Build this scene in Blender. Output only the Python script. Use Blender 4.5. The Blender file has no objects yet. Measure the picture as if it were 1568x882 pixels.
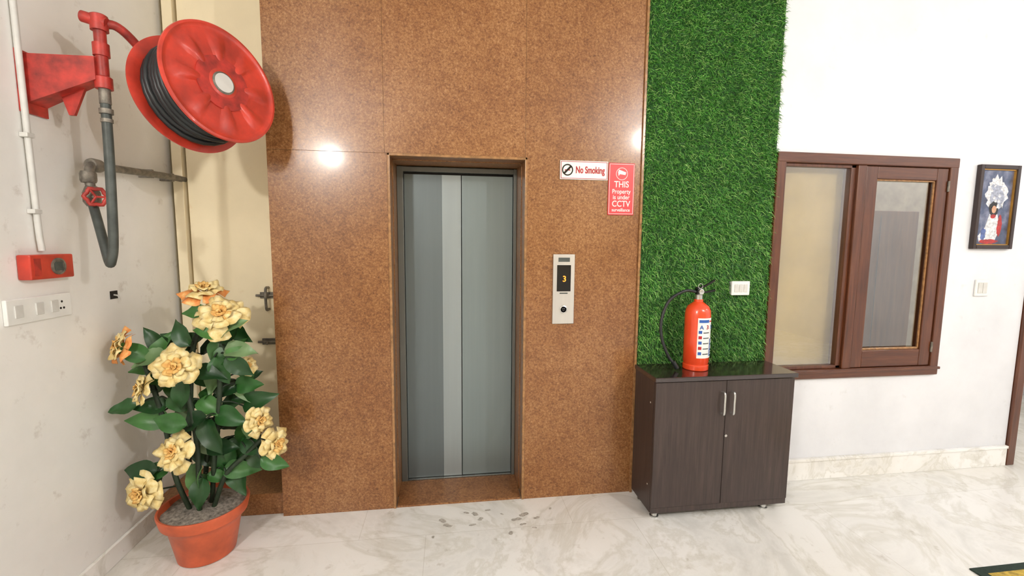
import bpy, bmesh, math, random
import numpy as np
from mathutils import Vector, Matrix, Quaternion
random.seed(7); rng=np.random.default_rng(5)
S=bpy.context.scene
COL=bpy.context.collection
def lin(c):
    return tuple(((v/255)/12.92 if v/255<=0.04045 else ((v/255+0.055)/1.055)**2.4) for v in c)+(1,)
# ---------------------------------------------------------------- materials
class M:
    def __init__(s,name):
        s.m=bpy.data.materials.new(name); s.m.use_nodes=True
        s.nt=s.m.node_tree; s.n=s.nt.nodes; s.b=s.n['Principled BSDF']; s.tc=None
    def link(s,a,b): s.nt.links.new(a,b)
    def coord(s,kind='Object',scale=(1,1,1)):
        tc=s.n.new('ShaderNodeTexCoord'); mp=s.n.new('ShaderNodeMapping'); mp.inputs['Scale'].default_value=scale
        s.link(tc.outputs[kind],mp.inputs[0]); return mp.outputs[0]
    def noise(s,vec,scale,detail=4,rough=.55,dist=0):
        t=s.n.new('ShaderNodeTexNoise'); t.inputs['Scale'].default_value=scale; t.inputs['Detail'].default_value=detail
        t.inputs['Roughness'].default_value=rough; t.inputs['Distortion'].default_value=dist; s.link(vec,t.inputs['Vector']); return t.outputs[0]
    def ramp(s,fac,stops):
        r=s.n.new('ShaderNodeValToRGB'); e=r.color_ramp.elements
        while len(e)<len(stops): e.new(.5)
        for el,(p,c) in zip(e,stops): el.position=p; el.color=lin(c)
        s.link(fac,r.inputs[0]); return r.outputs[0]
    def mix(s,fac,a,b,mode='MIX'):
        x=s.n.new('ShaderNodeMix'); x.data_type='RGBA'; x.blend_type=mode
        for v,i in((fac,0),(a,6),(b,7)):
            if isinstance(v,(int,float)): x.inputs[i].default_value=v
            elif isinstance(v,tuple): x.inputs[i].default_value=v if len(v)==4 else lin(v)
            else: s.link(v,x.inputs[i])
        return x.outputs[2]
    def bump(s,h,st=.2,dist=.01):
        b=s.n.new('ShaderNodeBump'); b.inputs['Strength'].default_value=st; b.inputs['Distance'].default_value=dist
        s.link(h,b.inputs['Height']); s.link(b.outputs[0],s.b.inputs['Normal'])
def simple(name,c,rough=.5,metal=0,var=.12,scale=12,coat=0,bump=0,trans=0):
    k=M(name); v=k.coord(); n=k.noise(v,scale)
    d=tuple(int(x*(1-var)) for x in c); l=tuple(min(255,int(x*(1+var*.5))) for x in c)
    k.link(k.ramp(n,[(.3,d),(.7,l)]),k.b.inputs['Base Color'])
    k.b.inputs['Roughness'].default_value=rough; k.b.inputs['Metallic'].default_value=metal; k.b.inputs['Coat Weight'].default_value=coat
    if bump: k.bump(k.noise(v,scale*6),bump)
    return k.m
def wallmat(name,c,dirt,dt=.62):
    k=M(name); v=k.coord(); n=k.noise(v,1.6,6,.6); n2=k.noise(v,9,5,.7)
    a=k.ramp(n,[(.3,tuple(int(x*.95) for x in c)),(.6,c)])
    b=k.ramp(n2,[(dt,(255,255,255)),(.8,dirt)])
    k.link(k.mix(.6,a,b,'MULTIPLY'),k.b.inputs['Base Color']); k.b.inputs['Roughness'].default_value=.45
    k.bump(k.noise(v,14,3),.12,.01); return k.m
m_white=wallmat('white_paint',(230,231,235),(232,230,226))
m_left=wallmat('white_paint_scuffed',(242,240,236),(186,174,162),.61)
m_cream=wallmat('cream_paint',(252,238,204),(228,206,168))
m_tan=wallmat('tan_paint',(196,178,144),(220,210,200))
def granite():
    k=M('brown_granite'); v=k.coord()
    n=k.noise(v,80,4,.8); n2=k.noise(v,2.2,5,.6); n3=k.noise(v,230,2,.6); n4=k.noise(v,22,4,.7)
    base=k.ramp(n,[(.28,(104,68,42)),(.43,(152,108,68)),(.56,(176,131,86)),(.74,(212,174,132))])
    cell=k.ramp(n3,[(.3,(186,174,166)),(.5,(246,243,240)),(.8,(255,255,255))])
    c=k.mix(.75,base,cell,'MULTIPLY')
    big=k.ramp(n2,[(.3,(222,204,184)),(.7,(255,250,245))]); c=k.mix(.9,c,big,'MULTIPLY')
    c=k.mix(.6,c,k.ramp(n4,[(.35,(214,200,190)),(.55,(255,255,255))]),'MULTIPLY')
    g=k.n.new('ShaderNodeNewGeometry'); isl=k.ramp(g.outputs['Random Per Island'],[(0,(228,220,212)),(1,(255,255,255))])
    c=k.mix(.8,c,isl,'MULTIPLY'); k.link(c,k.b.inputs['Base Color'])
    k.b.inputs['Roughness'].default_value=.3; k.b.inputs['Specular IOR Level'].default_value=.4
    k.b.inputs['Coat Weight'].default_value=.28; k.b.inputs['Coat Roughness'].default_value=.12; k.bump(k.noise(v,6,2),.03,.01); return k.m
m_gran=granite()
def marble(name,scale=1,tile=True):
    k=M(name); v=k.coord(scale=(scale,scale,scale))
    n=k.noise(v,1.3,8,.62,1.2); n2=k.noise(v,4,6,.65,.6); n3=k.noise(v,.6,3,.5); n5=k.noise(v,11,4,.6)
    c=k.ramp(n,[(.36,(220,219,215)),(.46,(236,235,232)),(.5,(222,220,213)),(.54,(240,239,236)),(.75,(244,243,241))])
    d=k.ramp(n2,[(.3,(216,212,202)),(.45,(255,255,255))]); c=k.mix(.4,c,d,'MULTIPLY')
    e=k.ramp(n3,[(.35,(236,231,222)),(.6,(255,255,255))]); c=k.mix(.6,c,e,'MULTIPLY')
    c=k.mix(.5,c,k.ramp(n5,[(.27,(206,200,190)),(.36,(255,255,255))]),'MULTIPLY')
    if tile:
        br=k.n.new('ShaderNodeTexBrick'); br.inputs['Scale'].default_value=1; br.inputs['Mortar Size'].default_value=.0018
        br.inputs['Brick Width'].default_value=1.2; br.inputs['Row Height'].default_value=.9; br.offset=.3
        br.inputs['Color1'].default_value=(1,1,1,1); br.inputs['Color2'].default_value=(.97,.97,.96,1); br.inputs['Mortar'].default_value=(.78,.76,.72,1)
        k.link(v,br.inputs['Vector']); c=k.mix(.8,c,br.outputs[0],'MULTIPLY')
    k.link(c,k.b.inputs['Base Color']); k.b.inputs['Roughness'].default_value=.24; return k.m
m_floor=marble('white_marble'); m_skirt=marble('marble_skirting',2.2,False)
def wood(name,c1,c2,c3,sc=(18,18,1.2),rough=.3,coat=.3):
    k=M(name); v=k.coord(scale=sc); n=k.noise(v,2.2,6,.65,.4)
    k.link(k.ramp(n,[(.3,c1),(.5,c2),(.72,c3)]),k.b.inputs['Base Color']); k.b.inputs['Roughness'].default_value=rough
    k.b.inputs['Coat Weight'].default_value=coat; k.b.inputs['Coat Roughness'].default_value=.12; return k.m
m_esp=wood('espresso_laminate',(46,36,33),(57,45,41),(70,57,52),(30,30,1.5),.45,.08)
m_esptop=wood('espresso_top',(34,24,24),(46,34,34),(58,46,44),(2,20,20),.12,.6)
m_brown=wood('brown_wood_v',(66,32,16),(88,46,24),(108,62,36),(22,22,1.5),.34,.25)
m_brownh=wood('brown_wood_h',(66,32,16),(88,46,24),(108,62,36),(1.5,22,22),.34,.25)
def steel(name,c,rough=.38,metal=.4,sc=(30,30,.8)):
    k=M(name); v=k.coord(scale=sc); n=k.noise(v,1,2)
    k.link(k.ramp(n,[(.3,tuple(int(x*.98) for x in c)),(.7,tuple(min(255,int(x*1.01)) for x in c))]),k.b.inputs['Base Color'])
    k.b.inputs['Roughness'].default_value=rough; k.b.inputs['Metallic'].default_value=metal; return k.m
m_st1=steel('steel_door_dark',(106,116,119)); m_st2=steel('steel_door_strip',(154,164,166)); m_st3=steel('steel_door_light',(130,142,144))
m_jamb=steel('steel_jamb',(110,112,108)); m_chrome=steel('brushed_chrome',(205,205,202),.25,.9); m_plate=steel('satin_plate',(205,202,196),.35,.5)
m_dark=simple('dark_gap',(22,20,20),.6)
m_red=simple('red_enamel',(194,60,44),.3,0,.2,9,.2); m_redd=simple('dull_red_paint',(172,50,40),.48,0,.3,18,.05)
m_ext=simple('extinguisher_red',(236,76,36),.22,0,.05,5,.6)
m_rub=simple('black_rubber',(30,34,36),.42); m_grey=simple('grey_rubber',(72,78,74),.5,0,.2,20); m_gi=simple('galvanised_iron',(128,122,112),.5,.4,.3,30,0,.2)
m_plas=simple('white_plastic',(236,236,232),.35,0,.03); m_plas2=simple('offwhite_plastic',(210,209,204),.4,0,.05)
m_terra=simple('terracotta_plastic',(194,88,52),.42,0,.16,9,.1); m_soil=simple('grey_gravel',(158,148,136),.9,0,.35,60,0,.8)
m_stem=simple('dark_green_stem',(34,50,30),.6,0,.3,30)
m_blk=simple('black_gloss',(12,12,14),.15); m_redtxt=simple('red_ink',(178,30,38),.5,0,.03); m_signred=simple('sign_red',(214,62,66),.4,0,.04); m_blue=simple('blue_ink',(40,90,170),.5,0,.05)
m_pink=simple('sign_white_ink',(250,232,230),.5,0,.02)
def leafmat():
    k=M('leaf_green'); g=k.n.new('ShaderNodeNewGeometry'); v=k.coord(); n=k.noise(v,14,3)
    a=k.ramp(g.outputs['Random Per Island'],[(0,(22,58,26)),(.5,(42,94,38)),(.8,(72,122,58)),(1,(132,156,114))])
    k.link(k.mix(.5,a,k.ramp(n,[(.3,(170,180,160)),(.7,(255,255,255))]),'MULTIPLY'),k.b.inputs['Base Color']); k.b.inputs['Roughness'].default_value=.4; return k.m
m_leaf=leafmat()
def petal(name,a,b,c):
    k=M(name); v=k.coord(); n=k.noise(v,34,4)
    k.link(k.ramp(n,[(.3,a),(.5,b),(.7,c)]),k.b.inputs['Base Color']); k.b.inputs['Roughness'].default_value=.65; return k.m
m_pet=petal('petal_cream',(212,182,112),(232,210,146),(244,230,182)); m_peti=petal('petal_yellow',(208,146,74),(224,178,100),(238,208,138)); m_peto=petal('petal_orange',(218,122,56),(230,154,84),(238,196,130))
def grassmat():
    k=M('artificial_grass'); g=k.n.new('ShaderNodeNewGeometry')
    v=k.coord(); n=k.noise(v,5,4)
    a=k.ramp(g.outputs['Random Per Island'],[(0,(38,94,30)),(.4,(70,142,50)),(.75,(110,178,74)),(1,(174,212,124))])
    k.link(k.mix(.7,a,k.ramp(n,[(.3,(175,188,170)),(.65,(255,255,255))]),'MULTIPLY'),k.b.inputs['Base Color']); k.b.inputs['Roughness'].default_value=.42; return k.m
m_grass=grassmat(); m_grassb=simple('grass_backing',(30,74,24),.8)
def glassmat():
    k=M('window_glass'); n=k.n; n.remove(k.b); out=n['Material Output']; t=n.new('ShaderNodeBsdfTransparent'); t.inputs[0].default_value=(.9,.91,.88,1)
    gl=n.new('ShaderNodeBsdfGlossy'); gl.inputs['Roughness'].default_value=.01; mx=n.new('ShaderNodeMixShader'); mx.inputs[0].default_value=.26
    k.link(t.outputs[0],mx.inputs[1]); k.link(gl.outputs[0],mx.inputs[2]); k.link(mx.outputs[0],out.inputs[0]); return k.m
m_glass=glassmat()
def emit(name,c,s):
    k=M(name); k.b.inputs['Emission Color'].default_value=lin(c); k.b.inputs['Emission Strength'].default_value=s; k.b.inputs['Base Color'].default_value=lin(c); return k.m
m_num=emit('led_orange',(255,140,40),1.5)
# ---------------------------------------------------------------- geometry helpers
def mesh(name,verts,faces,mats,smooth=False,fm=None,loc=None):
    if loc is None:
        a=np.array(verts,float); loc=tuple((a.min(0)+a.max(0))/2)
    L=Vector(loc); me=bpy.data.meshes.new(name)
    me.from_pydata([tuple(Vector(v)-L) for v in verts],[],faces)
    if not isinstance(mats,(list,tuple)): mats=[mats]
    for m in mats: me.materials.append(m)
    if fm is not None: me.polygons.foreach_set('material_index',fm)
    if smooth: me.polygons.foreach_set('use_smooth',[True]*len(me.polygons))
    me.update(); o=bpy.data.objects.new(name,me); o.location=L; COL.objects.link(o); return o
def boxg(x0,x1,y0,y1,z0,z1):
    v=[(x,y,z) for x in(x0,x1) for y in(y0,y1) for z in(z0,z1)]
    return v,[(0,1,3,2),(4,6,7,5),(0,4,5,1),(2,3,7,6),(0,2,6,4),(1,5,7,3)]
def box(name,x0,x1,y0,y1,z0,z1,mat,bev=0):
    v,f=boxg(x0,x1,y0,y1,z0,z1); o=mesh(name,v,f,mat)
    if bev:
        b=o.modifiers.new('b','BEVEL'); b.width=bev; b.segments=3
    return o
def boxes(name,lst,mat,bev=0):
    V=[];F=[]
    for l in lst:
        v,f=boxg(*l); n=len(V); V+=v; F+=[tuple(i+n for i in q) for q in f]
    o=mesh(name,V,F,mat)
    if bev: b=o.modifiers.new('b','BEVEL'); b.width=bev; b.segments=2
    return o
def pane(name,x0,x1,y,z0,z1,mat):
    return mesh(name,[(x0,y,z0),(x1,y,z0),(x1,y,z1),(x0,y,z1)],[(0,1,2,3)],mat)
def lathe(name,prof,mat,loc,axis=(0,0,1),seg=48,fn=None,smooth=True,caps=True):
    q=Vector(axis).to_track_quat('Z','Y'); V=[];F=[]
    for r,z in prof:
        for i in range(seg):
            t=2*math.pi*i/seg; zz=z+(fn(r,t) if fn else 0)
            V.append(Vector(loc)+q@Vector((r*math.cos(t),r*math.sin(t),zz)))
    for j in range(len(prof)-1):
        for i in range(seg):
            F.append((j*seg+i,j*seg+(i+1)%seg,(j+1)*seg+(i+1)%seg,(j+1)*seg+i))
    if caps:
        F.append(tuple(range(seg))[::-1]); F.append(tuple(range((len(prof)-1)*seg,len(prof)*seg)))
    o=mesh(name,V,F,mat,smooth)
    if smooth:
        e=o.modifiers.new('e','EDGE_SPLIT'); e.split_angle=math.radians(40)
    return o
def cyl(name,p0,p1,r,mat,r2=None,seg=24):
    a=Vector(p0); b=Vector(p1); d=b-a
    return lathe(name,[(r,0),(r if r2 is None else r2,d.length)],mat,a,d.normalized(),seg)
def cat(pts,n=10):
    P=[Vector(p) for p in pts]; P=[P[0]*2-P[1]]+P+[P[-1]*2-P[-2]]; out=[]
    for i in range(1,len(P)-2):
        for k in range(n):
            t=k/n; a,b,c,d=P[i-1:i+3]
            out.append(.5*((2*b)+(c-a)*t+(2*a-5*b+4*c-d)*t*t+(3*b-a-3*c+d)*t**3))
    out.append(P[-2]); return out
def tube(name,paths,r,mat,smooth=True):
    cu=bpy.data.curves.new(name,'CURVE'); cu.dimensions='3D'; cu.bevel_depth=r; cu.bevel_resolution=4; cu.use_fill_caps=True
    L=Vector(paths[0][0])
    for p in paths:
        pts=cat(p) if (smooth and len(p)>2) else [Vector(q) for q in p]
        s=cu.splines.new('POLY'); s.points.add(len(pts)-1)
        for a,b in zip(s.points,pts): a.co=(*(b-L),1)
    cu.materials.append(mat); o=bpy.data.objects.new(name,cu); o.location=L; COL.objects.link(o)
    dg=bpy.context.evaluated_depsgraph_get(); dg.update(); me=bpy.data.meshes.new_from_object(o.evaluated_get(dg)); 
    bpy.data.objects.remove(o); me.name=name
    if not me.materials: me.materials.append(mat)
    for p in me.polygons: p.use_smooth=True
    o2=bpy.data.objects.new(name,me); o2.location=L; COL.objects.link(o2); return o2
def text(name,s,size,loc,mat,rot=(math.pi/2,0,0),ext=.0006,align='CENTER',sx=1,off=.012):
    cu=bpy.data.curves.new(name,'FONT'); cu.body=s; cu.size=size; cu.extrude=ext; cu.align_x=align; cu.align_y='CENTER'; cu.offset=size*off
    cu.materials.append(mat); o=bpy.data.objects.new(name,cu); o.location=loc; o.rotation_euler=rot; o.scale=(sx,1,1); COL.objects.link(o); return o
def group(name,ch,loc=None):
    if loc is None: loc=ch[0].location.copy()
    e=bpy.data.objects.new(name,None); e.location=loc; e.empty_display_size=.1; COL.objects.link(e)
    for c in ch: c.parent=e; c.matrix_parent_inverse=Matrix.Translation(-Vector(loc))
    return e
def disc2d(cx,cz,r,y,seg=32,rx=None):
    rx=rx or r
    return [(cx+rx*math.cos(2*math.pi*i/seg),y,cz+r*math.sin(2*math.pi*i/seg)) for i in range(seg)]
# ---------------------------------------------------------------- camera
f,yaw,pitch,roll,h,D=682.3139,.1392,.1031,.0083,1.6220,2.6374
fw=Vector((math.sin(yaw)*math.cos(pitch),math.cos(yaw)*math.cos(pitch),-math.sin(pitch))); r=Vector((math.cos(yaw),-math.sin(yaw),0)); u=r.cross(fw)
r2=r*math.cos(roll)+u*math.sin(roll); u2=-r*math.sin(roll)+u*math.cos(roll)
cd=bpy.data.cameras.new('camera'); cam=bpy.data.objects.new('camera',cd); COL.objects.link(cam)
cam.matrix_world=Matrix(((r2.x,u2.x,-fw.x,0),(r2.y,u2.y,-fw.y,-D),(r2.z,u2.z,-fw.z,h),(0,0,0,1)))
cd.sensor_width=36; cd.lens=f/1568*36; cd.clip_start=.02; S.camera=cam
# ---------------------------------------------------------------- room shell
XL=-1.68; CH=3.4; YB=-6.2; XR=6.2
box('floor',XL-.15,XR+.15,YB-.15,2.2,-.1,0,m_floor)
box('ceiling',XL-.15,XR+.15,YB-.15,2.2,CH,CH+.1,m_white)
box('wall_left',XL-.15,XL,YB,.4,0,CH,m_left)
box('wall_right',XR,XR+.15,YB,2.2,0,CH,m_white)
box('wall_front',XL-.15,XR+.15,YB-.15,YB,0,CH,m_tan)
box('wall_recess',XL-.15,-.98,.43,.55,0,CH,m_cream)
W0,W1,WB,WT=2.055,3.39,.722,2.199
boxes('wall_back',[(1.16,W0,0,.14,0,CH),(W1,4.08,0,.14,0,CH),(W0,W1,0,.14,0,WB),(W0,W1,0,.14,WT,CH),(4.08,5.1,0,.14,2.3,CH),(5.1,XR,0,.14,0,CH)],m_white)
box('wall_far',1.16,XR,2.05,2.2,0,CH,simple('ochre_paint',(204,172,80),.6))
A0,A1,A2,A3=-.98,-.332,.4415,1.158; g=.0005; HO=2.1
gp=[(A0,A1,0,.12,0,2.112-g),(A0,-.36-g,0,.12,2.112+g,CH),(-.36+g,A2-g,0,.12,2.112+g,CH),(A1,A2,0.0,.12,HO,2.112-g),(A2+g,A3-.002,0,.12,0,CH)]
boxes('wall_granite',gp,m_gran,.0005)
boxes('wall_lift_shaft',[(A0,A1-.004,.12,.6,0,CH),(A2+.004,A3,.12,.6,0,CH),(A1,A2,.5,.6,0,CH),(A1,A2,.12,.3,HO+.01,CH)],m_cream)
boxes('trim_lift_reveal',[(A1-.003,A1+.004,.121,.30,0,HO),(A2-.004,A2+.003,.121,.30,0,HO),(A1,A2,.121,.30,HO-.004,HO+.009)],m_gran)
m_edge=simple('polished_granite_edge',(160,118,76),.25,0,.2,40)
boxes('trim_lift_opening',[(A1-.014,A1+.001,-.006,.02,0,HO+.014),(A2-.001,A2+.014,-.006,.02,0,HO+.014),(A1-.014,A2+.014,-.006,.02,HO-.001,HO+.014)],m_edge,.003)
box('threshold_lift',A1+.004,A2-.004,.003,.285,0,.012,m_gran,.002)
box('threshold_recess',XL+.002,A0-.002,.03,.43,0,.13,m_gran,.003)
box('trim_granite_edge',A3-.002,A3+.012,-.012,.0,0,CH,m_edge)
# ---------------------------------------------------------------- lift door
def lift():
    y=.31; ch=[]
    ch.append(box('left_panel',-.285,-.0475,y,y+.03,.02,2.045,m_st1,.001))
    ch.append(box('strip_panel',-.0475,.0745,y-.001,y+.03,.02,2.045,m_st2,.001))
    ch.append(box('right_panel',.0795,.413,y,y+.03,.02,2.045,m_st3,.002))
    ch.append(boxes('jamb',[(A1+.005,-.288,y-.02,y+.05,0,2.09),(.416,A2-.005,y-.02,y+.05,0,2.09),(A1+.005,A2-.005,y-.01,y+.05,2.06,2.09)],m_jamb,.002))
    ch.append(box('header_gap',A1+.01,A2-.01,y+.03,y+.06,0,2.09,m_dark))
    ch.append(boxes('sill',[(-.288,.416,y-.02,y-.005,.0,.016),(-.288,.416,y-.002,y+.03,.0,.016)],m_chrome))
    return group('lift_door',ch,(.05,.31,0))
lift()
ch=[box('leaf',-1.585,-.995,.385,.425,.135,CH-.01,m_cream,.003),boxes('frame',[(-1.655,-1.6,.365,.428,.135,CH-.01)],m_cream,.003)]
for z in(1.27,.97):
    ch.append(box('bolt_plate',-1.2,-1.08,.377,.386,z-.02,z+.02,m_gi,.002)); ch.append(cyl('bolt_bar',(-1.22,.368,z),(-1.06,.368,z),.008,m_gi)); ch.append(cyl('bolt_knob',(-1.16,.368,z),(-1.16,.345,z-.01),.007,m_gi))
ch.append(tube('pull_handle',[[(-1.15,.385,1.32),(-1.15,.34,1.31),(-1.15,.34,1.19),(-1.15,.385,1.18)]],.008,m_gi))
group('door_1',ch,(-1.3,.4,.135))
boxes('baseboard_back',[(1.18,4.075,-.02,-.0005,0,.135),(1.18,4.075,-.028,-.0005,.135,.155)],m_skirt,.003)
box('baseboard_left',XL+.0005,XL+.018,YB,.02,0,.1,m_skirt,.003)
ch=[boxes('frame',[(4.085,4.15,-.02,.15,0.002,2.3),(5.03,5.095,-.02,.15,0.002,2.3),(4.15,5.03,-.02,.15,2.23,2.3)],m_brown,.004)]
group('door_2',ch,(4.6,0,0))
boxes('bench',[(4.6,6.0,1.2,1.6,.42,.5),(4.65,4.72,1.25,1.55,0,.42),(5.88,5.95,1.25,1.55,0,.42),(4.6,6.0,1.56,1.6,.5,.95)],simple('dark_green_paint',(40,60,44),.5),.01)
# ---------------------------------------------------------------- window
def window():
    ch=[]; fwid=.06
    ch.append(boxes('frame_v',[(W0-.004,W0+fwid,-.022,.1,WB,WT),(W1-fwid,W1+.004,-.022,.1,WB,WT),(2.635,2.70,-.018,.1,WB+fwid,WT-fwid)],m_brown,.006))
    ch.append(boxes('frame_h',[(W0-.004,W1+.004,-.024,.1,WT-fwid,WT+.004),(W0-.004,W1+.004,-.024,.1,WB-.004,WB+fwid)],m_brownh,.006))
    ch.append(box('sill_lip',W0-.01,W1+.01,-.034,-.02,WB+.038,WB+.056,m_brownh,.004))
    x0,x1,z0,z1=W0+fwid,2.635,WB+fwid,WT-fwid
    ch.append(boxes('left_sash_beading',[(x0,x0+.012,.0,.05,z0,z1),(x1-.035,x1,.0,.05,z0,z1),(x0,x1,.0,.05,z0,z0+.022),(x0,x1,.0,.05,z1-.02,z1)],m_brown,.003))
    ch.append(pane('left_glass',x0+.005,x1-.01,.02,z0+.01,z1-.01,m_glass))
    x0,x1=2.70,W1-fwid; b=.088
    ch.append(boxes('right_sash_v',[(x0+.003,x0+b,-.012,.045,z0+.003,z1-.003),(x1-b,x1-.003,-.012,.045,z0+.003,z1-.003)],m_brown,.005))
    ch.append(boxes('right_sash_h',[(x0+b,x1-b,-.011,.045,z0+.003,z0+.12),(x0+b,x1-b,-.011,.045,z1-.085,z1-.003)],m_brownh,.005))
    ch.append(boxes('right_beading',[(x0+b,x1-b,-.002,.01,z0+.12,z0+.135),(x0+b,x1-b,-.002,.01,z1-.095,z1-.085),(x0+b,x0+b+.01,-.002,.01,z0+.12,z1-.085),(x1-b-.01,x1-b,-.002,.01,z0+.12,z1-.085)],m_edge,.003))
    ch.append(pane('right_glass',x0+b-.01,x1-b+.01,.02,z0+.11,z1-.08,m_glass))
    for z in(.2,1.3): ch.append(lathe('hinge',[(.007,0),(.007,.07)],m_gi,(x1-.002,-.018,z0+z-.1),(0,0,1),16))
    return group('window_1',ch,((W0+W1)/2,0,WB))
window()
m_frost=simple('frosted_cream',(204,178,118),.7,0,.08,3)
boxes('frosted_pane_backing',[(W0+.02,2.665,.105,.107,WB+.03,WT-.03)],m_frost)  # cream board added behind the glass, standing in for a frosted pane
m_mdoor=wood('mirrored_door_wood',(84,50,22),(106,66,30),(126,82,42),(10,10,1),.7,.0)
ch=[box('carcass',2.8,3.86,.6,.95,.0,1.9,m_mdoor,.004),box('door_split',3.5,3.504,.597,.6,.05,1.86,m_dark)]  # added brown block, stands in for a door mirrored in the right pane
group('mirrored_door_block',ch,(3.33,.75,0))
box('wall_inner',1.2,5.0,1.1,1.2,0,CH,simple('grey_beige_paint',(150,142,124),.7))
# ---------------------------------------------------------------- parapet, railing and door across the hall (seen mirrored in the glass)
box('trim_parapet',1.0,6.19,-5.5,-5.38,0,.62,m_white,.01)
ch=[tube('rail',[[(1.1,-5.44,z),(6.1,-5.44,z)] for z in(.76,.9)],.022,m_plas,False),tube('post',[[(x,-5.44,.62),(x,-5.44,1.05)] for x in(1.1,2.1,3.1,4.1,5.1,6.1)],.025,m_plas,False),tube('handrail',[[(1.05,-5.44,1.06),(6.15,-5.44,1.06)]],.035,m_plas,False)]
group('stair_railing',ch,(3.6,-5.44,.62))
ch=[box('leaf',4.6,5.45,-6.19,-6.15,.005,2.1,m_brown,.004),boxes('frame',[(4.52,4.6,-6.198,-6.13,.002,2.18),(5.45,5.53,-6.198,-6.13,.002,2.18),(4.6,5.45,-6.198,-6.13,2.1,2.18)],m_brown,.004),lathe('knob',[(.02,0),(.012,.02),(.028,.04),(.02,.06)],m_chrome,(4.68,-6.15,1.0),(0,1,0),20)]
group('door_3',ch,(5.0,-6.19,0))
# ---------------------------------------------------------------- grass panel
def grass():
    x0,x1,z0,z1=1.175,2.05,.02,CH-.01; N=62000
    bx=rng.uniform(x0,x1,N); bz=rng.uniform(z0,z1,N)
    keep=(bz>.8)|(rng.random(N)<.25); bx=bx[keep];bz=bz[keep];N=len(bx)
    az=rng.uniform(0,2*np.pi,N); tilt=rng.uniform(.1,1.2,N); L=rng.uniform(.02,.038,N); w=rng.uniform(.0012,.0024,N)
    dirv=np.stack([np.sin(tilt)*np.cos(az),-np.cos(tilt),np.sin(tilt)*np.sin(az)-.15],1)
    side=np.stack([-np.sin(az),np.zeros(N),np.cos(az)],1)
    b=np.stack([bx,np.full(N,-.004),bz],1)
    m=b+dirv*(L*.55)[:,None]; t=b+dirv*L[:,None]+np.array([0,.0,-1])*(L*.25)[:,None]
    s=side*w[:,None]; V=np.stack([b-s,b+s,m-s*.8,m+s*.8,t],1).reshape(-1,3)
    V[:,1]=np.minimum(V[:,1],-.002)
    base=np.arange(N)*5
    quads=np.stack([base,base+1,base+3,base+2],1); tris=np.stack([base+2,base+3,base+4],1)
    me=bpy.data.meshes.new('artificial_grass_panel'); off=np.array([(x0+x1)/2,0,1.7]); V=V-off
    me.vertices.add(len(V)); me.vertices.foreach_set('co',V.ravel())
    nl=N*7; me.loops.add(nl); li=np.concatenate([quads,tris],1).ravel(); me.loops.foreach_set('vertex_index',li.astype(np.int32))
    me.polygons.add(N*2); ls=np.stack([np.arange(N)*7,np.arange(N)*7+4],1).ravel(); me.polygons.foreach_set('loop_start',ls.astype(np.int32))
    me.update(calc_edges=True); me.validate(); me.materials.append(m_grass)
    o=bpy.data.objects.new('blades',me); o.location=off; COL.objects.link(o)
    bk=box('backing',x0,x1,-.004,-.0005,z0+.14,z1,m_grassb)
    group('artificial_grass_panel',[bk,o],(1.6,0,1.7))
grass()
# ---------------------------------------------------------------- signs
ch=[box('board',.65,.945,-.008,-.0005,1.995,2.105,m_plas,.002)]
def framebars(x0,x1,z0,z1,t,y,mat,name='border'): return boxes(name,[(x0,x1,y,y+.001,z0,z0+t),(x0,x1,y,y+.001,z1-t,z1),(x0,x0+t,y,y+.001,z0,z1),(x1-t,x1,y,y+.001,z0,z1)],mat)
ch.append(framebars(.655,.94,2.0,2.10,.003,-.009,m_redtxt))
ch.append(text('lettering','No Smoking',.056,(.834,-.0095,2.05),m_redtxt,sx=.64,off=.022))
V=disc2d(.695,2.05,.034,-.0095)+disc2d(.695,2.05,.027,-.0095); F=[(i,(i+1)%32,32+(i+1)%32,32+i) for i in range(32)]
ch.append(mesh('prohibition_ring',V,F,m_blk)); V=[(.675-.004,-.0096,2.03+.004),(.675+.004,-.0096,2.03-.004),(.715+.004,-.0096,2.07-.004),(.715-.004,-.0096,2.07+.004)]
ch.append(mesh('prohibition_bar',V,[(0,1,2,3)],m_blk)); ch.append(boxes('cigarette',[(.678,.712,-.0094,-.0092,2.046,2.052)],m_redtxt))
group('no_smoking_sign',ch,(.8,0,2.05))
ch=[box('board',.95,1.115,-.007,-.0005,1.79,2.10,m_signred,.003),framebars(.955,1.11,1.796,2.094,.0025,-.008,m_pink)]
for s,sz,z in(('THIS',.052,1.972),('Property',.037,1.93),('is under',.037,1.896),('CCTV',.05,1.856),('surveillance',.028,1.82)):
    ch.append(text('lettering',s,sz,(1.0325,-.008,z),m_pink,sx=.88))
V=disc2d(1.033,2.036,.037,-.008)+disc2d(1.033,2.036,.034,-.008); ch.append(mesh('icon_ring',V,F,m_pink))
ch.append(mesh('icon_camera',[(1.008,-.0085,2.045),(1.013,-.0085,2.061),(1.06,-.0085,2.045),(1.055,-.0085,2.029),(1.02,-.0085,2.034),(1.012,-.0085,2.022)],[(0,1,2,3,4),(0,4,5)],m_pink))
group('cctv_warning_sign',ch,(1.03,0,1.95))
ch=[box('plate',.618,.752,-.012,-.0005,1.125,1.55,m_plate,.003),box('display',.642,.728,-.014,-.011,1.325,1.485,m_blk,.002),text('floor_number','3',.05,(.688,-.0148,1.40),m_num)]
ch.append(boxes('top_slot',[(.65,.72,-.0135,-.011,1.505,1.53)],m_grey)); ch.append(box('logo_strip',.66,.71,-.0135,-.011,1.31,1.317,m_grey))
ch.append(lathe('button_ring',[(.024,0),(.024,.006),(.018,.008),(.018,0)],m_chrome,(.685,-.012,1.215),(0,-1,0),32)); ch.append(lathe('button',[(.011,0),(.011,.007),(.008,.009)],m_blk,(.685,-.012,1.215),(0,-1,0),24))
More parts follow.
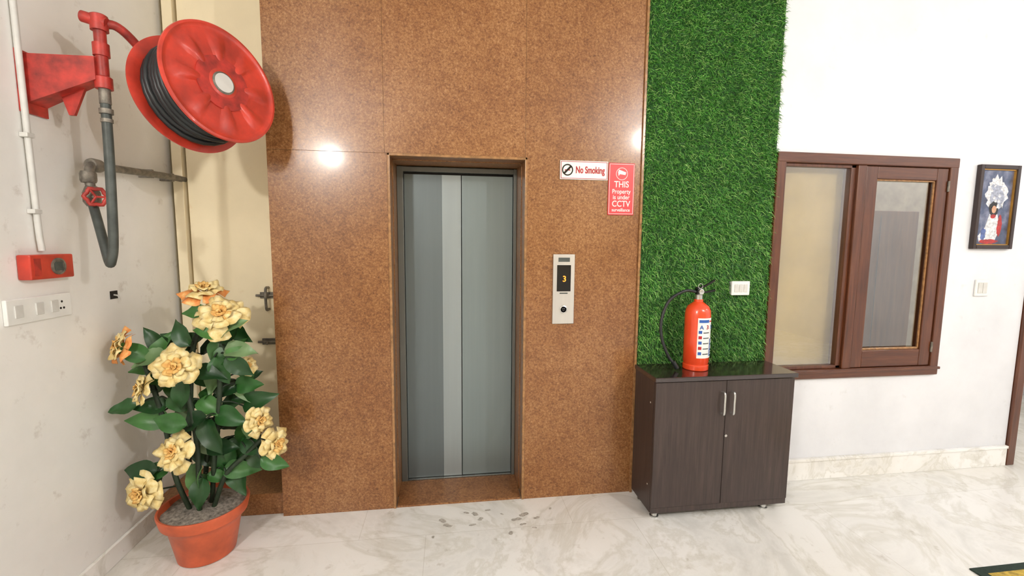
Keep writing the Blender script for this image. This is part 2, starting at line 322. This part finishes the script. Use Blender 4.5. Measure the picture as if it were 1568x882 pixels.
group('lift_call_panel',ch,(.685,0,1.34))
def swplate(name,x0,x1,z0,z1,y,n,mp=None):
    ch=[box('plate',x0,x1,y-.012,y,z0,z1,mp or m_plas,.004)]; w=(x1-x0-.03)/n
    for i in range(n): ch.append(box('rocker',x0+.015+i*w+.003,x0+.015+(i+1)*w-.003,y-.016,y-.011,z0+.02,z1-.02,m_plas2,.003))
    return group(name,ch,((x0+x1)/2,y,(z0+z1)/2))
ch0=swplate('wall_switch',1.775,1.9,1.295,1.385,-.028,3)
o=box('mounting_box',1.78,1.895,-.028,-.001,1.3,1.38,m_plas); o.parent=ch0; o.matrix_parent_inverse=Matrix.Translation(-ch0.location)
swplate('wall_switch',3.645,3.755,1.27,1.385,-.0005,2,m_plas)
# ---------------------------------------------------------------- picture
m_pic=M('picture_print'); v=m_pic.coord(); m_pic.link(m_pic.ramp(m_pic.noise(v,9,5),[(.3,(44,48,62)),(.5,(74,84,112)),(.7,(132,136,158))]),m_pic.b.inputs['Base Color']); m_pic.b.inputs['Roughness'].default_value=.2; m_pic=m_pic.m
x0,x1,z0,z1=3.56,3.885,1.6,2.17
ch=[boxes('frame',[(x0,x0+.028,-.03,-.001,z0,z1),(x1-.028,x1,-.03,-.001,z0,z1),(x0+.028,x1-.028,-.03,-.001,z0,z0+.028),(x0+.028,x1-.028,-.03,-.001,z1-.028,z1)],simple('dark_frame',(46,30,26),.3),.004),
 boxes('gold_slip',[(x0+.026,x0+.034,-.022,-.012,z0+.026,z1-.026),(x1-.034,x1-.026,-.022,-.012,z0+.026,z1-.026),(x0+.03,x1-.03,-.022,-.012,z0+.026,z0+.034),(x0+.03,x1-.03,-.022,-.012,z1-.034,z1-.026)],simple('gold',(188,140,62),.3,.6)),
 box('print',x0+.03,x1-.03,-.012,-.008,z0+.03,z1-.03,m_pic)]
def blob(name,cx,cz,rx,rz,mat,y,n=26,j=.18):
    P=[(cx,y,cz)]+[(cx+rx*(1+random.uniform(-j,j))*math.cos(2*math.pi*i/n),y,cz+rz*(1+random.uniform(-j,j))*math.sin(2*math.pi*i/n)) for i in range(n)]
    return mesh(name,P,[(0,i+1,(i+1)%n+1) for i in range(n)],mat)
m_pw=simple('print_white',(222,224,232),.3,0,.3,50); m_pr=simple('print_red',(170,40,40),.3,0,.3,40); m_pb=simple('print_blue',(86,104,158),.3,0,.3,40); m_ps=simple('print_skin',(196,150,120),.3,0,.1,40); m_pgr=simple('print_grey',(160,166,184),.3,0,.3,60)
cx=(x0+x1)/2
ch+=[blob('garland',cx+.005,1.975,.09,.115,m_pw,-.0125,30,.22),blob('garland_shade',cx+.0,1.955,.06,.075,m_pgr,-.0127,20,.3),blob('hair',cx-.005,1.875,.04,.052,m_blk,-.0129,20,.12),blob('face',cx-.003,1.872,.019,.026,m_ps,-.0132,20,.05),
 mesh('robe',[(cx-.035,-.0126,1.84),(cx+.03,-.0126,1.84),(cx+.065,-.0126,1.74),(cx+.03,-.0126,1.66),(cx-.1,-.0126,1.65),(cx-.11,-.0126,1.69),(cx-.06,-.0126,1.75)],[(0,1,2,3,4,5,6)],m_pw),
 blob('robe_sash',cx-.07,1.70,.02,.045,m_pb,-.0129),blob('robe_red',cx+.055,1.76,.02,.07,m_pr,-.0130),blob('necklace',cx-.005,1.825,.022,.014,m_pr,-.0131,16,.1),blob('offering',cx-.02,1.652,.08,.015,m_pr,-.0131)]
for i in range(22):
    a=random.uniform(0,6.28); rr=random.uniform(.3,1); ch.append(blob('petal_dot',cx+.005+.085*rr*math.cos(a),1.98+.105*rr*math.sin(a),.011,.011,random.choice([m_pw,m_pgr,m_pw]),-.0128-.00002*i,8,.2))
group('framed_picture',ch,(cx,0,1.88))
# ---------------------------------------------------------------- cabinet
C0,C1,CF,CB=1.149,2.03,-.32,-.042
ch=[box('top',C0-.004,C1+.008,CF-.012,CB,.838,.865,m_esptop,.004),
 boxes('carcass',[(C0+.004,C0+.022,CF+.02,CB,.045,.838),(C1-.022,C1-.004,CF+.02,CB,.045,.838),(C0+.022,C1-.022,CB-.01,CB,.045,.838),(C0+.022,C1-.022,CF+.02,CB-.01,.045,.07)],m_esp,.001),
 box('plinth_rail',C0+.006,C1-.006,CF+.004,CF+.02,.045,.078,m_esp,.001),
 box('left_door',C0+.005,1.588,CF,CF+.018,.08,.833,m_esp,.002),box('right_door',1.591,C1-.005,CF,CF+.018,.08,.833,m_esp,.002)]
for x in(1.562,1.622):
    ch.append(tube('handle',[[(x,CF,.765),(x,CF-.028,.762),(x,CF-.03,.70),(x,CF-.028,.642),(x,CF,.639)]],.0065,m_chrome))
ch.append(lathe('lock',[(.008,0),(.008,.003)],m_chrome,(1.60,CF,.5),(0,-1,0),20))
for x in(C0+.05,C1-.12):
    for y in(CF+.05,CB-.05): ch.append(lathe('foot',[(.026,0.0),(.026,.008),(.018,.01),(.018,.045)],m_chrome,(x,y,0),(0,0,1),24))
for z in(.2,.7): ch.append(lathe('hinge_screw',[(.006,0),(.004,.002)],m_chrome,(C0+.004,CF+.06,z),(-1,0,0),16))
group('shoe_cabinet',ch,((C0+C1)/2,-.18,0))
# ---------------------------------------------------------------- fire extinguisher
ex,ey,ez=1.478,-.165,.865; R=.074
ch=[lathe('cylinder',[(R-.004,0),(R,.004),(R,.03),(R-.004,.034),(R-.004,.04),(R,.046),(R,.33),(R*.96,.36),(R*.8,.385),(R*.5,.402),(.026,.41),(.026,.425)],m_ext,(ex,ey,ez),(0,0,1),56)]
ch.append(lathe('neck_collar',[(.022,0),(.022,.03),(.017,.032),(.017,.05)],m_chrome,(ex,ey,ez+.422),(0,0,1),24))
ch.append(box('valve_body',ex-.02,ex+.02,ey-.018,ey+.018,ez+.455,ez+.49,m_blk,.005))
ch.append(tube('squeeze_lever',[[(ex-.02,ey,ez+.49),(ex+.03,ey-.01,ez+.505),(ex+.085,ey-.02,ez+.54)]],.007,m_blk)); ch.append(tube('carry_handle',[[(ex-.02,ey,ez+.465),(ex+.04,ey-.01,ez+.468),(ex+.09,ey-.02,ez+.48)]],.007,m_blk))
ch.append(tube('safety_ring',[[(ex-.005+.014*math.cos(t),ey-.022,ez+.505+.014*math.sin(t)) for t in np.linspace(0,6.28,14)]],.0018,m_chrome))
ch.append(lathe('gauge',[(.016,0),(.016,.012),(.012,.013)],m_chrome,(ex+.0,ey-.018,ez+.472),(0,-1,0),20))
ch.append(tube('discharge_hose',[[(ex-.02,ey,ez+.47),(ex-.09,ey,ez+.475),(ex-.185,ey,ez+.42),(ex-.235,ey-.01,ez+.31),(ex-.235,ey-.02,ez+.2),(ex-.19,ey-.02,ez+.09),(ex-.145,ey-.03,ez+.03)]],.009,m_rub))
ch.append(tube('hose_nozzle',[[(ex-.16,ey-.027,ez+.055),(ex-.135,ey-.032,ez+.013)]],.013,m_rub))
def label(name,a0,a1,z0,z1,mat,off=.0008,n=16):
    V=[];F=[]
    for i in range(n+1):
        t=a0+(a1-a0)*i/n
        for z in(z0,z1): V.append((ex+(R+off)*math.sin(t),ey-(R+off)*math.cos(t),ez+z))
    for i in range(n): F.append((2*i,2*i+2,2*i+3,2*i+1))
    return mesh(name,V,F,mat,True)
ch.append(label('label',-.5,1.25,.08,.32,m_plas))
ch.append(label('label_blue',.63,1.1,.09,.195,m_blue,.0014)); ch.append(label('label_header',-.4,.45,.293,.31,m_blue,.0014)); ch.append(label('label_stripe',.5,1.15,.296,.304,m_redtxt,.0014))
for i in range(5): ch.append(label('label_row',-.41,-.15,.1+.032*i,.118+.032*i,m_redtxt if i%2 else m_blue,.0014)); ch.append(label('label_text_row',-.05,.5,.102+.032*i,.108+.032*i,m_grey,.0014))
for i,l in enumerate('ABC'):
    t=.85; o=text('label_letter',l,.034,(ex+(R+.0025)*math.sin(t),ey-(R+.0025)*math.cos(t),ez+.178-.034*i),m_plas,rot=(math.pi/2,0,t)); ch.append(o)
for i,l in enumerate('A3S'):
    t=-.2+.5*i; o=text('label_letter',l,.034,(ex+(R+.0025)*math.sin(t),ey-(R+.0025)*math.cos(t),ez+.265),m_blue if i!=1 else m_redtxt,rot=(math.pi/2,0,t)); ch.append(o)
group('fire_extinguisher',ch,(ex,ey,ez))
# ---------------------------------------------------------------- hose reel
def reel():
    tl=math.radians(8); n=Vector((math.cos(math.radians(31))*math.cos(tl),-math.sin(math.radians(31))*math.cos(tl),math.sin(tl))); Fc=Vector((-1.01,-.375,2.325)); R=.26; T=.235
    Bc=Fc-n*T; ch=[]
    def emb(r,t):
        if r<.075 or r>.225: return 0
        k=math.sin((r-.075)/(.15)*math.pi); return .012*k*max(0,math.cos(t*8))**.6 if math.cos(t*8)>0 else 0
    prof=[(.001,.002)]+[(.02,.002),(.06,.002),(.07,-.004)]+[(.07+.0145*i,-.006) for i in range(1,12)]+[(R-.018,-.004),(R-.01,.002),(R,.0),(R+.002,-.008),(R-.006,-.013),(R-.02,-.011),(.08,-.011)]
    ch.append(lathe('front_flange',prof,m_red,Fc,n,128,lambda r,t:emb(r,t),True,False))
    prof2=[(.03,0),(.08,0),(.1,.006),(R-.03,.006),(R-.01,-.004),(R,0),(R+.002,.008),(R-.02,.012),(.08,.012)]
    ch.append(lathe('back_flange',prof2,m_red,Bc,n,96,None,True,False)); ch.append(lathe('back_plate',[(.0005,0),(R-.012,0)],m_redd,Bc+n*.003,n,64,None,True,False))
    ch.append(lathe('drum',[(.12,.0),(.12,T)],m_redd,Bc,n,48))
    q=n.to_track_quat('Z','Y'); paths=[]
    for lay,rad in enumerate((.165,.187,.209)):
        pts=[]
        turns=8
        for i in range(turns*28+1):
            t=2*math.pi*i/28; z=.022+(T-.05)*i/(turns*28)
            w=rad+.006*math.sin(t*1.3+lay)+.004*math.sin(t*.37)
            pts.append(Bc+q@Vector((w*math.cos(t),w*math.sin(t)-.004,z)))
        paths.append(pts)
    ch.append(tube('coiled_hose',paths,.0135,m_rub,False))
    ch.append(lathe('hub_label',[(.0005,.0),(.042,.0),(.042,-.004)],m_plas2,Fc+n*.008,n,40,None,True,False)); ch.append(lathe('hub_cap',[(.05,-.002),(.05,.004),(.044,.006),(.03,.006)],m_gi,Fc,n,40,None,True,True))
    px,py=-1.42,-.49
    ch.append(cyl('pivot_pipe',(px,py,2.255),(px,py,2.53),.021,m_redd)); ch.append(lathe('pivot_top_tee',[(.03,0),(.03,.06),(.022,.065)],m_redd,(px,py,2.47))); ch.append(lathe('pivot_collar',[(.028,0),(.028,.05)],m_redd,(px,py,2.37)))
    ch.append(lathe('pivot_collar_low',[(.03,0),(.03,.045),(.024,.05)],m_redd,(px,py,2.24)))
    ch.append(tube('feed_arm',[[(px,py,2.50),(px+.06,py+.06,2.49),Bc-n*.06+Vector((0,0,.01)),Bc+n*.02]],.018,m_redd)); 
    ch.append(cyl('top_elbow',(px-.055,py-.01,2.52),(px+.03,py,2.50),.022,m_redd)); ch.append(cyl('axle_boss',Bc-n*.05,Bc+n*.01,.04,m_redd))
    ch.append(box('wall_plate',XL+.0005,XL+.012,py-.075,py+.045,2.12,2.36,m_redd,.002))
    V=[(XL+.01,py-.05,2.35),(XL+.01,py-.05,2.16),(px-.01,py-.03,2.36),(px-.01,py-.03,2.27),(XL+.01,py+.04,2.35),(XL+.01,py+.04,2.16),(px-.01,py+.02,2.36),(px-.01,py+.02,2.27)]
    ch.append(mesh('bracket_arm',V,[(0,1,3,2),(4,6,7,5),(0,2,6,4),(1,5,7,3),(0,4,5,1),(2,3,7,6)],m_redd))
    V=[(XL+.09,py-.0,2.23),(XL+.20,py-.0,2.27),(XL+.14,py-.0,2.13),(XL+.12,py-.0,2.13)]; V+=[(a,b+.012,c) for a,b,c in V]
    ch.append(mesh('bracket_gusset',V,[(0,1,2,3),(7,6,5,4),(0,4,5,1),(1,5,6,2),(2,6,7,3),(3,7,4,0)],m_redd))
    ch.append(cyl('swivel_fitting',(px,py,2.18),(px,py,2.24),.02,m_gi)); ch.append(lathe('hose_clamp',[(.024,0),(.024,.02)],m_gi,(px,py,2.14))); ch.append(lathe('hose_clamp_low',[(.021,0),(.021,.015)],m_gi,(px,py,2.105)))
    ch.append(tube('feed_hose',[[(px,py,2.19),(px-.002,py,2.0),(px-.004,py-.004,1.8),(px-.012,py-.004,1.6),(px-.028,py,1.525),(px-.05,py+.02,1.52),(px-.085,py+.05,1.60),(px-.13,py+.09,1.70),(-1.585,-.37,1.78)]],.018,m_grey))
    ch.append(tube('riser_pipe',[[(-1.61,.40,1.985),(-1.61,.2,1.98),(-1.61,-.27,1.955)],[(-1.61,-.27,1.955),(-1.605,-.33,1.95),(-1.6,-.355,1.91),(-1.59,-.365,1.84)]],.018,m_gi))
    ch.append(lathe('elbow',[(.026,0),(.03,.01),(.03,.05),(.026,.06)],m_gi,(-1.61,-.33,1.955),(0,1,0),24)); ch.append(lathe('elbow_low',[(.026,0),(.03,.01),(.03,.04),(.026,.05)],m_gi,(-1.6,-.36,1.87),(0,0,1),24))
    ch.append(lathe('valve_body',[(.02,0),(.032,.02),(.032,.06),(.02,.09)],m_gi,(-1.588,-.366,1.765),(0,0,1),24))
    wc=Vector((-1.545,-.405,1.805)); wn=Vector((.6,-.8,0)); wq=wn.to_track_quat('Z','Y')
    ch.append(tube('valve_wheel',[[wc+wq@Vector(((.036+.004*math.cos(6*t))*math.cos(t),(.036+.004*math.cos(6*t))*math.sin(t),0)) for t in np.linspace(0,2*math.pi,25)]],.008,m_redd,False)); ch.append(tube('valve_spokes',[[wc+wq@Vector((.034*math.cos(t),.034*math.sin(t),0)),wc] for t in(0,2.1,4.2)],.005,m_redd,False)); ch.append(cyl('valve_stem',(-1.585,-.37,1.81),wc,.009,m_gi)); 
    ch.append(boxes('pipe_clamp',[(XL+.001,-1.61,.28,.3,1.96,2.005),(XL+.001,-1.61,.1,.115,1.955,2.0)],m_gi))
    group('fire_hose_reel',ch,Fc)
reel()
# ---------------------------------------------------------------- left wall fittings
ch=[tube('conduit',[[(XL+.014,-.565,CH-.01),(XL+.014,-.56,2.4),(XL+.016,-.553,1.72),(XL+.02,-.55,1.57)]],.011,m_plas2)]
for z in(2.75,2.02,1.72): ch.append(box('clip',XL+.0005,XL+.03,-.578,-.542,z,z+.018,m_plas2,.003))
group('conduit_pipe',ch,(XL,-.56,2.4))
ch=[box('case',XL+.0005,XL+.05,-.645,-.44,1.455,1.555,m_red,.006),lathe('glass_ring',[(.035,0),(.035,.005),(.028,.006),(.028,.002)],m_gi,(XL+.05,-.52,1.505),(1,0,0),28),box('break_glass',XL+.05,XL+.054,-.54,-.5,1.487,1.523,m_grey,.001)]
ch.append(box('lid_line',XL+.05,XL+.0515,-.63,-.6,1.47,1.54,m_redd))
group('fire_alarm_call_point',ch,(XL,-.54,1.5))
ch=[box('plate',XL+.0005,XL+.016,-.72,-.425,1.285,1.385,m_plas,.004)]
for i,y in enumerate((-.69,-.6,-.53)): ch.append(box('rocker',XL+.015,XL+.02,y,y+.035,1.31,1.36,m_plas2,.002))
for y,z in((-.475,1.35),(-.483,1.322),(-.467,1.322)): ch.append(cyl('socket_hole',(XL+.015,y,z),(XL+.0165,y,z),.005,m_dark))
group('wall_socket',ch,(XL,-.57,1.335))
ch=[box('recess',XL+.0003,XL+.002,-.175,-.125,1.32,1.36,m_dark),tube('wire_end',[[(XL+.001,-.15,1.34),(XL+.02,-.15,1.335),(XL+.022,-.145,1.32)]],.004,m_plas2)]
group('cable_outlet',ch,(XL,-.15,1.34))
# ---------------------------------------------------------------- plant
def plant():
    px,py=-1.265,-.26; ch=[]
    prof=[(.12,0),(.13,.004),(.133,.02),(.16,.165),(.178,.205),(.182,.207),(.192,.21),(.204,.262),(.201,.27),(.192,.268),(.186,.25)]
    ch.append(lathe('pot',prof+[(.18,.235)],m_terra,(px,py,0),(0,0,1),64,None,True,True))
    ch.append(lathe('gravel',[(.0005,.262),(.08,.26),(.14,.25),(.184,.243)],m_soil,(px,py,0),(0,0,1),40,lambda r,t:.006*math.sin(t*7+r*60),True,False))
    roses=[((-1.235,-.2,1.375),(.1,-.3,1.0),.08,1,m_peto),((-1.11,-.31,1.265),(.15,-.9,.7),.092,0,None),((-1.28,-.40,1.025),(.15,-1,.35),.088,0,None),((-1.575,-.3,1.115),(-.8,-.6,.35),.08,1,m_peto),
     ((-1.47,-.35,.91),(-.8,-.5,.3),.068,0,None),((-.965,-.28,.70),(.9,-.55,.1),.066,0,None),((-.895,-.27,.565),(.95,-.5,.1),.07,0,None),((-1.33,-.38,.60),(-.3,-1,.45),.078,0,None),((-1.50,-.35,.385),(-.4,-1,.1),.088,0,None),((-1.03,-.24,.98),(.7,-.5,.5),.045,0,None)]
    PV=[];PF=[];PM=[]
    def addpetal(c,q,phi,layer_r,cup,wid,ln,mi):
        nu,nv=9,8; base=len(PV); w2=random.uniform(0,6); am=random.uniform(.05,.13)
        for j in range(nv):
            v=j/(nv-1)
            for i in range(nu):
                uu=-1+2*i/(nu-1)
                w=wid*math.sin(min(1,.25+v*1.0)*math.pi*.62)
                ang=phi+uu*w
                rad=layer_r*.25+ln*v*math.sin(cup)*(1-.2*abs(uu)**1.6+.05*math.sin(uu*6+w2)*v)
                z=ln*v*math.cos(cup)*(1-.22*uu*uu*v)+ln*am*math.sin(uu*4.5+w2)*v*v
                curl=max(0,v-.6)/.4; rad+=ln*.17*curl*curl; z-=ln*.2*curl*curl*(1+.4*uu*uu)
                PV.append(tuple(c+q@Vector((rad*math.cos(ang),rad*math.sin(ang),z-ln*.25))))
        for j in range(nv-1):
            for i in range(nu-1):
                a=base+j*nu+i; PF.append((a,a+1,a+nu+1,a+nu)); PM.append(mi)
    mats=[m_pet,m_peti,m_peto]
    for c,nrm,R,kind,mm in roses:
        c=Vector(c); q=Vector(nrm).normalized().to_track_quat('Z','Y')
        o=2 if mm is m_peto else 0
        for k,(cnt,cup,ln,wid,lr,mi) in enumerate([(5,1.42,1.08,.6,.2,o),(6,1.12,.95,.58,.2,0),(5,.82,.78,.62,.2,0),(5,.5,.66,.7,.2,1),(4,.28,.58,.9,.15,1),(3,.1,.54,1.2,.12,1)]):
            off=random.random()*6
            for i in range(cnt):
                addpetal(c,q,off+2*math.pi*i/cnt+random.uniform(-.2,.2),R*lr,cup+random.uniform(-.2,.16),wid,R*ln*random.uniform(.84,1.12),mi)
    o=mesh('roses',PV,PF,mats,True,PM); s=o.modifiers.new('s','SOLIDIFY'); s.thickness=.0012; ch.append(o)
    mains=[[(px-.03,py,.24),(px-.05,py-.02,.5),(px-.03,py-.01,.8),(px,py,1.1),(-1.2,-.21,1.27)],[(px+.03,py+.01,.24),(px+.06,py,.5),(px+.1,py,.8),(px+.12,py,1.05),(-1.12,-.22,1.2)],
      [(px-.05,py-.03,.24),(px-.1,py-.05,.45),(px-.14,py-.03,.7),(px-.2,py-.02,.95),(-1.5,-.27,1.05)],[(px+.05,py-.02,.24),(px+.12,py-.02,.42),(px+.22,py,.52),(px+.3,py,.6)],[(px,py-.05,.24),(px+.01,py-.05,.6),(px-.03,py-.03,.9)],
      [(px-.02,py+.04,.24),(px-.0,py+.04,.45),(px+.05,py+.03,.7)]]
    ch.append(tube('main_stems',mains,.012,m_stem)); nodes=[Vector(p) for m in mains for p in cat(m,4) if p[2]>.3]
    br=[]
    for c,nrm,R,k,mm in roses:
        c=Vector(c); b=c-Vector(nrm).normalized()*R*.3; n0=min(nodes,key=lambda p:(p-b).length+ (0.5 if p.z>b.z+.02 else 0)); mid=(n0+b)/2-Vector(nrm).normalized()*.03+Vector((0,0,-.01)); br.append([n0,mid,b])
    LV=[];LF=[]
    def leaf(base,d,nrm,L,Wd):
        d=d.normalized(); s=d.cross(nrm).normalized(); nn=s.cross(d).normalized(); b0=len(LV); nu,nv=5,10
        droop=random.uniform(.1,.45); wave=random.uniform(0,6)
        for j in range(nv):
            v=j/(nv-1); w=Wd*.5*(math.sin(math.pi*min(1,v**.68))**.9 if 0<v<1 else .02)
            for i in range(nu):
                uu=-1+2*i/(nu-1)
                p=base+d*(L*v)+s*(w*uu)+nn*(-droop*L*v*v+abs(uu)*w*.45+.007*math.sin(v*11+wave)*uu)
                LV.append(tuple(p))
        for j in range(nv-1):
            for i in range(nu-1):
                a=b0+j*nu+i; LF.append((a,a+1,a+nu+1,a+nu))
    Ls=[(-1.10,1.07,60,.17),(-1.03,1.08,10,.17),(-1.03,1.0,-30,.16),(-1.2,.90,-95,.17),(-1.31,.86,-110,.15),(-1.52,1.08,150,.16),(-1.45,1.05,200,.17),(-1.52,.98,190,.15),(-1.16,1.18,160,.15),(-1.29,1.17,130,.15),(-1.07,1.2,30,.16),
        (-1.0,.79,20,.19),(-1.17,.65,-50,.2),(-1.27,.72,-160,.17),(-1.35,.74,170,.17),(-1.47,.74,185,.18),(-1.46,.81,160,.15),(-1.23,.56,-60,.17),(-1.12,.5,-80,.2),(-1.0,.56,-10,.19),(-.99,.47,-30,.19),(-.9,.48,-20,.15),
        (-1.52,.49,165,.17),(-1.47,.47,200,.15),(-1.28,.42,-100,.18),(-1.1,.37,-75,.17),(-1.03,.88,-10,.16),(-1.57,.81,190,.14),(-1.1,.73,-20,.18),(-1.4,.95,160,.16),(-1.38,1.02,100,.15),(-1.33,.8,-20,.15),(-1.05,.94,-60,.15),
        (-1.4,1.1,70,.15),(-1.18,.98,10,.16),(-1.02,.66,50,.15),(-1.08,.44,-20,.17),(-1.24,1.27,170,.13),(-1.08,1.14,-20,.15),(-1.34,1.12,150,.16),(-1.15,.85,200,.15),(-1.21,.47,-70,.17),
        (-1.13,.97,-60,.16),(-1.25,.66,20,.15),(-1.15,.57,10,.16),(-1.3,1.12,20,.15),(-1.16,1.05,-80,.16),(-1.18,.4,-85,.16),(-1.24,.36,-100,.16)]
    extra=[(-1.2,.78,-30,.16),(-1.38,.86,-70,.15),(-1.44,.9,-140,.15),(-1.22,1.08,40,.16),(-1.13,.78,30,.16),(-1.3,.6,-120,.16),(-1.17,.47,-100,.17),(-1.27,.5,-60,.16),(-1.08,.58,-70,.16),(-1.36,.7,-60,.15),(-1.25,.9,-20,.15),(-1.14,.36,-60,.15),(-1.3,.36,-120,.15),(-1.06,.83,-60,.16),(-1.2,.6,-90,.16),(-1.44,1.12,130,.15)]
    for k,(x,z,a,L) in enumerate(Ls+extra):
        back=k>=len(Ls)
        a=math.radians(a+random.uniform(-15,15)); yy=py+(random.uniform(-.02,.1) if back else random.uniform(-.09,.08))
        d=Vector((math.cos(a),random.uniform(-.55,.15),math.sin(a))); nrm=Vector((random.uniform(-.5,.5),-1,random.uniform(.1,1.1)))
        c=Vector((x,yy,z)); L*=.98; b=c-d.normalized()*L*.5
        if c.x<-1.45: d.x*=.8
        leaf(b,d,nrm,L,L*.58)
        n0=min(nodes,key=lambda p:(p-b).length); br.append([n0,(n0+b)/2+Vector((0,0,.012)),b])
        if random.random()<.3:
            q2=b+Vector((0,random.uniform(.0,.05),-.01)); leaf(q2,Vector((math.cos(a+1.3),.1,math.sin(a+1.3))),nrm,L*.7,L*.42)
    LVx=[(max(v[0],XL+.02),v[1],max(v[2],.2)) for v in LV]
    ch.append(mesh('leaves',LVx,LF,m_leaf,True)); ch.append(tube('branches',br,.0042,m_stem))
    group('artificial_rose_plant',ch,(px,py,0))
plant()
# ---------------------------------------------------------------- floor things
box_m=[box('border',2.58,3.9,-1.75,-.89,.0005,.008,simple('mat_green',(34,52,42),.9,0,.2,90,0,.5),.003),box('field',2.63,3.85,-1.70,-.935,.008,.0095,simple('mat_yellow',(190,160,70),.9,0,.25,40,0,.5))]
group('door_mat',box_m,(3.2,-1.3,0))
V=[];F=[]
for (x,y,rr_) in [(-.05,-.16,.018),(-.02,-.21,.02),(.09,-.1,.012),(.14,-.12,.018),(.17,-.17,.015),(.12,-.22,.013),(.33,-.32,.014),(.38,-.2,.02),(.43,-.16,.022),(.41,-.25,.013),(.5,-.2,.014),(.47,-.29,.01),(.22,-.09,.012),(.6,-.12,.009),(.3,-.14,.008),(-.1,-.3,.009)]:
    b0=len(V); n=14; V.append((x,y,.0006)); ph=random.random()*6
    for i in range(n):
        t=2*math.pi*i/n; q=rr_*(1+.35*math.sin(2*t+ph)+random.uniform(-.15,.15)); V.append((x+q*math.cos(t)*1.2,y+q*math.sin(t)*.9,.0006))
    F+=[(b0,b0+1+i,b0+1+(i+1)%n) for i in range(n)]
mesh('floor_stains',V,F,simple('stain_grey',(178,171,160),.3,0,.2,90))
# ---------------------------------------------------------------- lamps
def lamp(name,loc,power,rad,col=(1,.965,.91),wall=False):
    ld=bpy.data.lights.new(name+'_bulb','POINT'); ld.energy=power; ld.shadow_soft_size=rad; ld.color=col
    lo=bpy.data.objects.new('bulb',ld); lo.location=loc; COL.objects.link(lo)
    x,y,z=loc
    if wall: hs=[lathe('wall_mount',[(.05,0),(.05,.02),(.02,.03),(.02,.09)],m_plas,(XL,y,z+.02),(1,0,0),24)]
    else: hs=[lathe('ceiling_mount',[(.09,0),(.09,.03),(.03,.05),(.03,max(.06,CH-z-rad))],m_plas,(x,y,CH),(0,0,-1),28)]
    group(name,hs+[lo],loc)
lamp('wall_lamp',(-1.52,-3.6,2.72),135,.08,wall=True)
lamp('fill_lamp',(2.75,-3.6,3.1),155,.05)
lamp('fill_lamp',(4.3,-4.2,3.2),55,.1)  # added fill light, placed so its reflection misses the granite
lamp('fill_lamp',(5.2,-2.0,3.2),36,.1)  # added fill light for the right end of the hall
lamp('fill_lamp',(3.9,.42,3.2),22,.08)  # added light, brightens the interior seen through the window
lamp('fill_lamp',(5.6,1.0,3.2),45,.08)  # added light, brightens the ochre wall beyond the doorway
w=bpy.data.worlds.new('world'); S.world=w; w.use_nodes=True; w.node_tree.nodes['Background'].inputs[0].default_value=(.8,.85,.9,1); w.node_tree.nodes['Background'].inputs[1].default_value=.3
S.view_settings.view_transform='Standard'; S.view_settings.exposure=0.1
